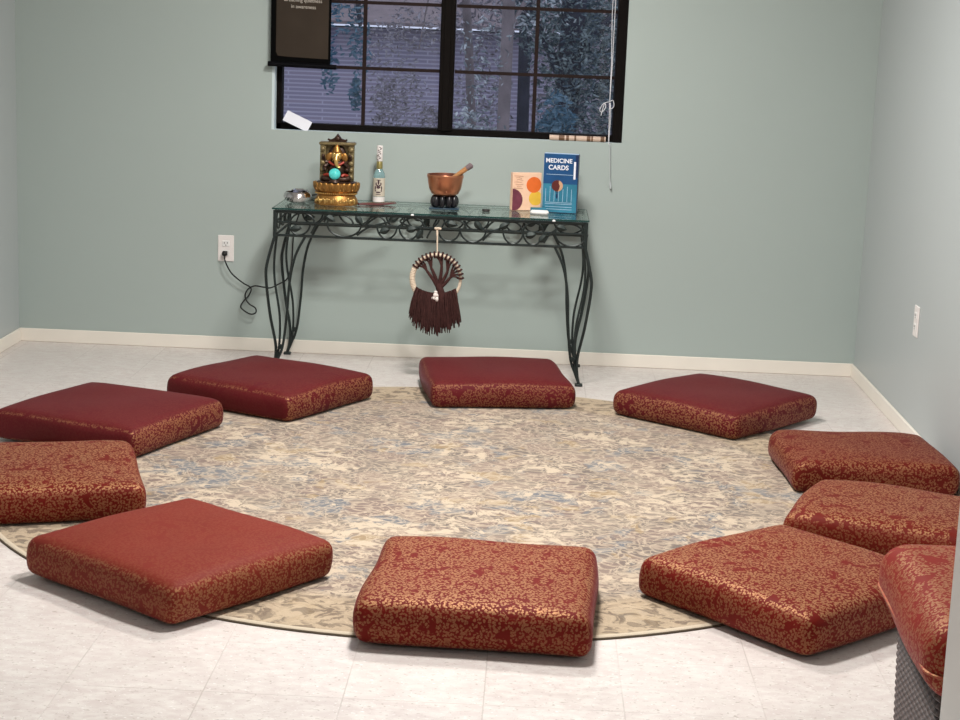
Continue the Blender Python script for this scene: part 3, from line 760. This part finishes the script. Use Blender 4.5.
# ---- peach card box
pb = empty('card_box', (2.207, -.190, TT), .36, 'peach card box with orange and yellow discs, left of the blue book', 'box')
b = MB(); b.box(-.064, .064, -.014, .014, .0005, .158, bev=.0015); b.build('carton', M['peach'], pb, smooth=False)
def disc(mb, cx, cz, r, y, n=32, a0=0, a1=2*PI, clip=None):
    pts = []
    for k in range(n+1 if a1-a0 < 6.2 else n):
        a = a0+(a1-a0)*k/n; x_, z_ = cx+r*math.cos(a), cz+r*math.sin(a)
        if clip: x_ = max(clip[0], min(clip[1], x_)); z_ = max(clip[2], min(clip[3], z_))
        pts.append((x_, z_))
    mb.prism(pts, y-.0005, y)
clip = (-.0635, .0635, .001, .157)
b = MB(); disc(b, .040, .052, .030, -.0142, clip=clip); b.build('yellow_disc', M['yellow'], pb, smooth=False)
b = MB(); disc(b, .030, .108, .033, -.0147, clip=clip); b.build('orange_disc', M['orange'], pb, smooth=False)
b = MB(); disc(b, -.066, .044, .048, -.0147, clip=clip); b.build('plum_disc', M['plum'], pb, smooth=False)
b = MB()
for k in range(7):
    z_ = .145-k*.0085; b.tube([(-.058+.006*(k % 3), -.0148, z_), (-.040, -.0148, z_+.003*math.sin(k)), (-.018-.007*(k % 2), -.0148, z_-.002)], .0009, 5)
b.build('line_drawing', M['peachink'], pb)

# ---- MEDICINE CARDS book
bk = empty('boxed_book', (2.352, -.220, TT), -.14, 'tall blue boxed book titled Medicine Cards standing at the right of the table', 'book')
b = MB(); b.box(-.0715, .0715, -.020, .020, .0005, .244, bev=.0012); b.build('slipcase', M['blue'], bk, smooth=False)
b = MB(); b.box(-.0705, .0705, -.0206, -.0202, .002, .120); b.build('lower_cover', M['bluelow'], bk, smooth=False)
b = MB(); b.box(-.0705, .0705, -.019, .019, .2442, .2452); b.box(-.0722, -.0717, -.019, .019, .002, .242); b.build('page_edges', M['skyprint'], bk, smooth=False)
b = MB(); b.box(.0717, .0724, -.020, .020, .002, .243); b.box(.060, .0712, -.0211, -.0203, .150, .243); b.build('spine', M['bluedark'], bk, smooth=False)
b = MB(); b.box(.054, .0625, -.0216, -.0212, .142, .214); b.build('white_strip', M['paper'], bk, smooth=False)
text_obj('title_lettering', 'MEDICINE', .0245, M['paper'], bk, (-.009, -.0210, .208), (PI/2, 0, 0), .0006, bold=.0006)
text_obj('title_lettering', 'CARDS', .0265, M['paper'], bk, (-.010, -.0210, .179), (PI/2, 0, 0), .0006, bold=.0006)
b = MB(); disc(b, -.012, .112, .0235, -.0212); b.build('oval_picture', M['skin'], bk, smooth=False)
b = MB(); b.prism([(-.012+.0235*math.cos(a), .112+.0235*math.sin(a)) for a in [PI*.42+PI*1.12*k/16 for k in range(17)]]+[(-.004, .098), (-.001, .112), (-.006, .122)], -.0222, -.0217); b.build('dark_figure', M['maroonink'], bk, smooth=False)
b = MB(); b.ell((-.012, -.0212, .070), (.004, .001, .012), 10, 8); b.ell((-.012, -.0212, .085), (.003, .001, .003), 8, 6); b.build('small_figure', M['bluedark'], bk)
b = MB()
for k, z_ in enumerate((.158, .042, .036, .024, .014)): b.box(-.060, .052, -.0213, -.0209, z_, z_+.0016)
for k in range(7): b.box(-.060+k*.018, -.0585+k*.018, -.0213, -.0209, .046, .100+.01*(k % 2))
b.build('pale_lines', M['skyprint'], bk, smooth=False)

# ---- small blue deck and white eraser shaped thing
b = MB(); b.box(-.032, .032, -.020, .020, .0005, .022, bev=.002)
dk = tag(b.build('card_deck', M['bluelow'], smooth=False, loc=(2.262, -.268, TT), rz=.05), 'small blue card deck lying flat between the peach box and the blue book', 'card deck')
b = MB(); b.box(-.038, .038, -.014, .014, .0005, .018, bev=.006)
tag(b.build('white_eraser', M['white'], loc=(2.268, -.335, TT), rz=-.03), 'small white rounded block at the front edge of the glass, before the blue book', 'block')

# ------------------------------------------------------------------ hanging tree ornament
hx, hy = 1.861, TYF-.008
ho = empty('tree_ornament', (hx, hy, .628), 0, 'round macrame tree ornament with brown fringe hanging from the table apron', 'ornament')
rc = (0, -.006, -.203); RR = .098    # ring centre (relative), ring radius
def rp(a, r=RR): return (rc[0]+r*math.cos(a), rc[1], rc[2]+r*math.sin(a))
b = MB()
a0, a1 = math.radians(158), math.radians(236)
n = 60
def wrap(mb, a0, a1, n, r0):
    P = [rp(a0+(a1-a0)*k/n) for k in range(n+1)]; mb.tube(P, [r0*(1+.10*math.sin(k*2.4)) for k in range(n+1)], 10)
wrap(b, math.radians(150), math.radians(240), 60, .0115)
wrap(b, math.radians(-58), math.radians(12), 50, .0065)
wrap(b, math.radians(12), math.radians(150), 80, .0075)
b.build('cream_ring', M['cream'], ho)
b = MB()
for k in range(17):
    a = math.radians(4+k*9.2)
    P = [(rc[0]+RR*math.cos(a)+.0115*math.cos(t_)*math.cos(a), rc[1]+.0115*math.sin(t_), rc[2]+RR*math.sin(a)+.0115*math.cos(t_)*math.sin(a)) for t_ in [2*PI*q/12 for q in range(12)]]
    b.tube(P, .0042, 6, closed=True)
b.build('yarn_wraps', M['yarn'], ho)
b = MB()
T0 = Vector((.022, -.010, -.262))
b.tube(catmull([(.026, -.012, -.292), (.022, -.012, -.262), (.012, -.010, -.236), (.008, -.008, -.222)], 6), [.017-.004*i/18 for i in range(19)], 12)
b.build('trunk', M['yarn'], ho)
br = MB()
def fork(base, mid, angs):
    m_ = Vector(mid)
    br.tube(catmull([base, tuple((Vector(base)+m_)/2+Vector((.002, 0, 0))), mid], 5), [.0085-.003*i/10 for i in range(11)], 8)
    for a in angs:
        e_p = Vector(rp(math.radians(a), RR-.006)); c_ = m_*.5+e_p*.5+Vector(((e_p.x-m_.x)*-.08, 0, .006))
        br.tube(catmull([mid, tuple(c_), tuple(e_p)], 5), [.0048-.0012*i/10 for i in range(11)], 7)
fork((.004, -.009, -.232), (-.040, -.007, -.172), (148, 139, 130))
fork((.006, -.009, -.226), (-.022, -.007, -.160), (121, 112, 103))
fork((.012, -.009, -.226), (.020, -.007, -.150), (94, 85, 76))
fork((.014, -.009, -.232), (.044, -.007, -.172), (67, 58, 49))
fork((.016, -.009, -.240), (.056, -.007, -.196), (40, 30, 21, 12, 4))
br.build('branches', M['yarn'], ho)
b = MB()
for (x_, z_, s_) in ((0, -.268, .012), (.006, -.284, .013), (-.008, -.280, .010), (.0, -.256, .008), (.012, -.272, .008)):
    b.ell((x_, -.022, z_), (s_, s_*.7, s_*.85), 8, 6, M=Matrix.Rotation(x_*50, 3, 'Y'))
b.build('shell_cluster', M['crystal'], ho)
fg = MB(); rnd = random.Random(4)
for k in range(225):
    u = -1+2*(k % 75)/74; ly = k//75
    x0 = u*.078+rnd.uniform(-.002, .002); top_z = rc[2]-math.sqrt(max(.0, (RR-.008)**2-(u*.070)**2))*.62-.014
    top_z += .007*ly
    x1 = x0*1.28+rnd.uniform(-.006, .006); bot = -.430+.052*u*u+rnd.uniform(-.010, .014)
    y_ = -.006-.006*ly+rnd.uniform(-.006, .006)
    wv_ = rnd.uniform(-.006, .006); x1 += rnd.uniform(-.006, .006); bot += rnd.choice((0, 0, .02, .04))+rnd.uniform(-.008, .012)
    fg.tube(catmull([(x0, y_, top_z), (x0*1.12+wv_, y_-.006, (top_z*2+bot)/3), (x1, y_-.002+rnd.uniform(-.004, .004), bot)], 4), [.0032]*7+[.0028, .0018], 5)
fg.build('fringe', M['yarn'], ho)
b = MB(); b.tube(catmull([(-.004, .0, .004), (-.002, -.006, -.030), (0, -.006, -.100)], 6), [.0045]*6+[.0032]*7, 8)
b.tube([(-.012, -.0, .001), (.004, -.010, .003), (.010, -.004, .001)], .005, 8); b.build('hanging_cord', M['cream'], ho)

# ------------------------------------------------------------------ outlets and cable
def outlet(name, loc, rz, label):
    e = empty(name, loc, rz, label, 'outlet')
    b = MB(); b.box(-.035, .035, -.005, .0005, -.057, .057, bev=.002); pl = b.build('cover_plate', M['offwhite'], e, smooth=False)
    for s in (-1, 1):
        b = MB(); b.box(-.016, .016, -.0075, -.004, s*.021-.013, s*.021+.013, bev=.002); rc_ = b.build('receptacle', M['white'], e, smooth=False)
        b = MB()
        for xx in (-.0065, .0065): b.box(xx-.0011, xx+.0011, -.0082, -.0072, s*.021-.001, s*.021+.007)
        b.lathe([(0, 0), (.0022, 0), (.0022, .001), (0, .001)], 10); b.v[-40:] = [(x_, -.0082+z_, s*.021-.007+y_) for x_, y_, z_ in b.v[-40:]]
        b.build('slots', M['slot'], rc_, smooth=False)
    return e
outlet('wall_outlet', (.9135, 0, .4487), 0, 'white wall outlet with a black plug, on the back wall left of the table')
outlet('wall_outlet', (RW, -1.125, .437), -PI/2, 'white wall outlet plate on the right wall above the baseboard')
pc = empty('power_cord', (.912, -.010, .428), 0, 'black power cord looping from the left wall outlet to the table', 'power cord')
b = MB(); b.ell((0, -.016, 0), (.0125, .016, .012), 16, 10); b.box(-.010, .010, -.012, .0015, -.010, .010, bev=.002); b.build('plug', M['rubber'], pc)
def cp(x, y, z): return (x-.912, y+.010, z-.428)
b = MB()
P = [(.912, -.030, .424), (.918, -.040, .395), (.945, -.036, .345), (.992, -.030, .305), (1.028, -.025, .282), (1.020, -.025, .250), (.999, -.028, .225), (.985, -.030, .200), (1.000, -.032, .182), (1.030, -.034, .168), (1.052, -.034, .175), (1.050, -.034, .196), (1.020, -.032, .215), (1.004, -.030, .245), (1.015, -.028, .275), (1.045, -.028, .292), (1.085, -.028, .288), (1.115, -.030, .287), (1.150, -.030, .305), (1.186, -.022, .330), (1.205, -.026, .40), (1.215, -.026, .55), (1.26, -.030, .672), (1.30, -.030, .700), (1.36, -.08, .696), (1.40, -.190, .705)]
b.tube([cp(*p) for p in catmull(P, 7)], .0032, 7); b.build('cable', M['rubber'], pc)

# ------------------------------------------------------------------ window ledge things, blind cord, banner
b = MB(); ang = .38
Mx = Matrix.Rotation(.42, 4, 'Y') @ Matrix.Rotation(-.55, 4, 'X')
b.box(-.058, .058, -.0012, .0012, -.026, .026, M=Mx)
tag(b.build('paper_card', M['paper'], smooth=False, loc=(1.213, .020, 1.008)), 'small white folded card leaning on the left end of the window ledge', 'card')
b = MB(); 
b.tube([(-.122, 0, .012), (.118, 0, .012)], .0115, 12)
fl = empty('banded_wooden_stick', (2.420, .016, .9705), 0, 'pale wooden stick with brown bands lying on the right of the window ledge', 'stick')
b.build('stick', M['bamboo'], fl)
for x_, w_ in ((-.07, .012), (-.045, .006), (-.012, .004), (.045, .008), (.060, .004), (.104, .008)):
    b = MB(); b.tube([(x_-w_, 0, .012), (x_+w_, 0, .012)], .0119, 12); b.build('brown_band', M['bambood'], fl)
bc = empty('blind_cord', (2.545, -.014, OZ1+.02), 0, 'thin white blind cord with a loose knot at the right side of the window', 'cord')
zz0 = OZ1+.02
def bp(x, z, y=-.0): return (x-2.545, y, z-zz0)
b = MB()
b.tube([bp(*p) for p in [(2.537, zz0), (2.538, 1.5), (2.545, 1.3), (2.546, 1.145)]], .0016, 6)
b.tube([bp(*p) for p in [(2.548, zz0), (2.549, 1.5), (2.549, 1.3), (2.546, 1.145)]], .0016, 6)
b.tube([tuple(v) for v in catmull([bp(2.546, 1.145), bp(2.520, 1.135), bp(2.506, 1.110), bp(2.515, 1.100), bp(2.530, 1.120), bp(2.524, 1.135), bp(2.512, 1.085)], 6)], .0016, 6)
b.tube([tuple(v) for v in catmull([bp(2.546, 1.145), bp(2.560, 1.150), bp(2.564, 1.125), bp(2.550, 1.115), bp(2.548, 1.140)], 6)], .0016, 6)
b.tube([tuple(v) for v in catmull([bp(2.546, 1.14), bp(2.548, 1.05), bp(2.550, .975), bp(2.556, .96)], 6)], .0016, 6)
b.tube([tuple(v) for v in catmull([bp(2.549, 1.14), bp(2.553, 1.08), bp(2.551, .98), bp(2.556, .96)], 6)], .0014, 6)
b.build('cords', M['cord'], bc)
b = MB(); b.tube([bp(2.556, .965), bp(2.562, .86), bp(2.565, .80)], .0022, 6); b.tube([bp(2.565, .806), bp(2.567, .790), bp(2.569, .776)], [.003, .006, .004], 8); b.build('cord_pull', M['wand'], bc)

bn = empty('hanging_scroll', (1.232, -.030, 1.95), 0, 'brown printed cloth scroll with black borders hanging over the window left side', 'scroll')
def bz(z): return z-1.95
b = MB(); b.box(-.131, .124, -.002, .0, bz(1.252), bz(1.95)); b.build('backing_cloth', M['blackcloth'], bn, smooth=False)
b = MB()
pts = [(-.108, bz(1.30)), (-.100, bz(1.284)), (-.06, bz(1.281)), (.114, bz(1.276)), (.114, bz(1.92)), (-.108, bz(1.92))]
b.prism(pts, -.0035, -.0022); b.build('printed_panel', M['browncloth'], bn, smooth=False)
b = MB(); b.tube([(-.141, -.004, bz(1.249)), (.150, -.004, bz(1.244))], .0105, 12); b.build('bottom_rod', M['black'], bn)
b = MB(); b.tube([(-.150, -.004, 0), (.150, -.004, 0)], .010, 12); b.build('top_rod', M['black'], bn)
b = MB(); b.tube([(-.14, -.004, 0), (0, .004, .12), (.14, -.004, 0)], .0015, 6); b.lathe([(0, .112), (.004, .112), (.004, .128), (0, .128)], 10, c=(0, .012, 0)); b.build('hanging_string', M['black'], bn)
text_obj('verse_lettering', 'Breathing quietness', .0215, M['print'], bn, (.004, -.0040, bz(1.510)), (PI/2, .02, 0), .0003, sx=.95)
text_obj('verse_lettering', 'in awareness', .0215, M['print'], bn, (.006, -.0040, bz(1.483)), (PI/2, .02, 0), .0003, sx=.95)

# ------------------------------------------------------------------ outside
GZ = -1.3
g = MB(); g.box(-14, 22, .5, 40, GZ-.2, GZ); struct(g.build('ground_outside', M['ground'], smooth=False))
nb = empty('brick_house', (-1.0, 15.0, GZ), 0, 'blue grey brick house with a white gutter seen through the left of the window', 'house')
b = MB(); b.box(-9, 9, 0, 6, 0, 1.36-GZ); b.build('brick_wall', M['brick'], nb, smooth=False)
b = MB(); b.prism([(-.2, 0)]*0+[(-9.4, 1.40-GZ), (9.4, 1.40-GZ), (9.4, 1.44-GZ), (-9.4, 1.44-GZ)], -.45, 6.2)
b.add([(-9.4, -.45, 1.44-GZ), (9.4, -.45, 1.44-GZ), (9.4, 6.2, 4.0-GZ), (-9.4, 6.2, 4.0-GZ)], [(0, 1, 2, 3)]); b.build('roof', M['roof'], nb, smooth=False)
b = MB(); b.box(-9.4, -.35, -.50, -.40, 1.34-GZ, 1.40-GZ); b.build('gutter', M['gutter'], nb, smooth=False)
b = MB(); b.box(-1.50, -1.42, -.08, 0, 0, 1.34-GZ); b.box(-1.56, -1.36, -.10, -.01, 1.02-GZ, 1.06-GZ); b.box(-1.56, -1.36, -.10, -.01, .70-GZ, .74-GZ); b.build('downspout', M['gutter'], nb, smooth=False)

def foliage(name, mat, parent, spots, n, size, seed):
    rnd = random.Random(seed); mb = MB(); vs = []; fs = []
    for i in range(n):
        c, r = rnd.choice(spots)
        while True:
            d = Vector((rnd.uniform(-1, 1), rnd.uniform(-1, 1), rnd.uniform(-1, 1)))
            if d.length < 1: break
        p = Vector(c)+Vector((d.x*r[0], d.y*r[1], d.z*r[2]))
        s = size*rnd.uniform(.6, 1.4)
        R3 = Matrix.Rotation(rnd.uniform(0, 6.28), 3, 'Z') @ Matrix.Rotation(rnd.uniform(-3, 3), 3, 'X') @ Matrix.Rotation(rnd.uniform(-1.5, 1.5), 3, 'Y')
        q = [R3 @ Vector(v)*s for v in ((-1, 0, 0), (-.3, .32, .10), (.5, .26, .10), (1, 0, -.05), (.5, -.26, .10), (-.3, -.32, .10), (.1, 0, -.04))]
        k = len(vs); vs += [p+v for v in q]
        fs += [(k, k+1, k+6), (k+1, k+2, k+6), (k+2, k+3, k+6), (k+3, k+4, k+6), (k+4, k+5, k+6), (k+5, k, k+6)]
    me = bpy.data.meshes.new(name); me.from_pydata([tuple(v) for v in vs], [], fs); me.materials.append(mat)
    o = bpy.data.objects.new(name, me); COL.objects.link(o); o.parent = parent; return o
def trunk(parent, mat, pts, r0, r1, extra=()):
    mb = MB(); P = catmull(pts, 6); mb.tube(P, [r0+(r1-r0)*i/(len(P)-1) for i in range(len(P))], 12)
    for e_ in extra:
        Q = catmull(e_, 5); mb.tube(Q, [r1*.5*(1-.7*i/(len(Q)-1)) for i in range(len(Q))], 8)
    return mb.build('trunk', mat, parent)
# nearer slim tree, middle of the right sash
t1 = empty('slim_tree', (1.98, 6.0, GZ), 0, 'slim pale brown tree trunk seen through the right half of the window', 'tree')
trunk(t1, M['bark'], [(0, 0, -.05), (.0, 0, 1.5), (.01, 0, 3.2), (.02, 0, 5)], .052, .045, [((.01, 0, 2.7), (.25, .1, 3.1), (.6, .1, 3.2)), ((.01, 0, 2.9), (-.35, 0, 3.2), (-.8, 0, 2.9))])
foliage('foliage', M['leafA'], t1, [((-.15, 0, 2.55), (.22, .3, .35)), ((.2, .2, 2.9), (.4, .4, .3)), ((-.20, .2, 1.95), (.2, .3, .4))], 420, .026, 1)
t2 = empty('dark_tree', (2.50, 8.0, GZ), 0, 'dark leafy tree seen through the right pane of the window', 'tree')
trunk(t2, M['barkdark'], [(0, 0, -.05), (-.02, 0, 1.5), (.03, 0, 3.0), (.05, 0, 5)], .12, .10, [((0, 0, 2.4), (.3, 0, 2.8), (.6, 0, 3.0)), ((0, 0, 2.2), (-.2, 0, 2.6), (-.4, 0, 3.0))])
foliage('foliage', M['leafB'], t2, [((.05, 0, 2.6), (.50, .5, .5)), ((.25, -.2, 2.2), (.40, .4, .6)), ((-.15, .2, 2.9), (.5, .5, .4))], 3600, .030, 2)
t7 = empty('shadowed_trunk_tree', (2.10, 10.4, GZ), 0, 'dark straight tree trunk just right of the slim pale trunk', 'tree')
trunk(t7, M['barkdark'], [(0, 0, -.05), (0, 0, 1.5), (-.02, 0, 3.2), (0, 0, 5)], .065, .06)
foliage('foliage', M['leafC'], t7, [((.5, 0, 2.1), (.5, .4, .8)), ((-.45, 0, 1.9), (.35, .3, .8)), ((-.2, 0, 2.9), (.8, .4, .3))], 2200, .034, 12)
t3 = empty('drooping_tree', (.85, 9.0, GZ), 0, 'drooping grey brown tree hanging before the brick house', 'tree')
trunk(t3, M['bark'], [(.78, .8, -.05), (.76, .8, 1.5), (.60, .4, 3.6), (.4, 0, 5)], .05, .035, [((.6, .3, 3.8), (.1, 0, 3.6), (-.5, 0, 3.1)), ((.6, .3, 3.6), (.4, 0, 3.3), (.25, 0, 2.5))])
foliage('foliage', M['leafC'], t3, [((-.02, 0, 2.35), (.28, .3, .45)), ((.15, 0, 2.0), (.25, .3, .30)), ((.25, .2, 2.7), (.45, .4, .25)), ((.40, 0, 1.75), (.15, .3, .25)), ((-.05, 0, 1.9), (.14, .2, .35))], 1700, .026, 3)
t4 = empty('hanging_branch_tree', (.70, 7.0, GZ), 0, 'blue green hanging branches beside the scroll in the window', 'tree')
trunk(t4, M['barkdark'], [(-2.8, .5, -.05), (-2.8, .5, 2.0), (-2.3, .3, 4), (-1.7, .1, 5)], .14, .10, [((-2.3, .3, 4), (-1.2, .1, 4.1), (-.3, 0, 3.5)), ((-.9, 0, 4.0), (-.1, 0, 3.2), (.05, 0, 2.7))])
foliage('foliage', M['leafD'], t4, [((-.08, 0, 2.72), (.16, .2, .30)), ((.05, .1, 2.5), (.08, .15, .35)), ((-.20, 0, 2.35), (.07, .1, .22)), ((.02, 0, 2.15), (.05, .08, .15)), ((-.15, 0, 2.9), (.3, .2, .12))], 620, .028, 4)
t5 = empty('teal_bush', (2.38, 4.6, GZ), 0, 'dark teal bush low behind the right pane of the window', 'bush')
trunk(t5, M['barkdark'], [(0, 0, -.05), (.02, 0, .8), (0, 0, 1.9)], .03, .012)
foliage('foliage', M['leafD'], t5, [((0, 0, 2.05), (.14, .15, .28)), ((0, 0, 1.2), (.25, .25, .8)), ((-.05, .1, 1.85), (.17, .15, .3))], 1500, .028, 5)
t6 = empty('grey_shrub', (1.72, 3.4, GZ), 0, 'loose grey shrub low behind the middle of the window', 'bush')
trunk(t6, M['barkdark'], [(0, 0, -.05), (.02, 0, .9), (.04, 0, 2.0)], .012, .006)
foliage('foliage', M['leafA'], t6, [((.10, 0, 2.0), (.12, .1, .28)), ((-.05, .1, 1.2), (.2, .2, .7)), ((.25, .1, 1.9), (.12, .1, .30))], 420, .022, 6)
hg = empty('hedge', (3.0, 12.4, GZ), 0, 'grey green hedge far behind the trees at the right of the window', 'hedge')
trunk(hg, M['barkdark'], [(0, 0, -.05), (0, 0, 1.2), (0, 0, 2.6)], .08, .03)
foliage('foliage', M['leafB'], hg, [((-.2, 0, 1.6), (.6, .4, 1.5)), ((.9, 0, 2.0), (1.0, .4, 1.4)), ((.6, .2, 2.9), (1.2, .4, .5))], 6000, .055, 8)
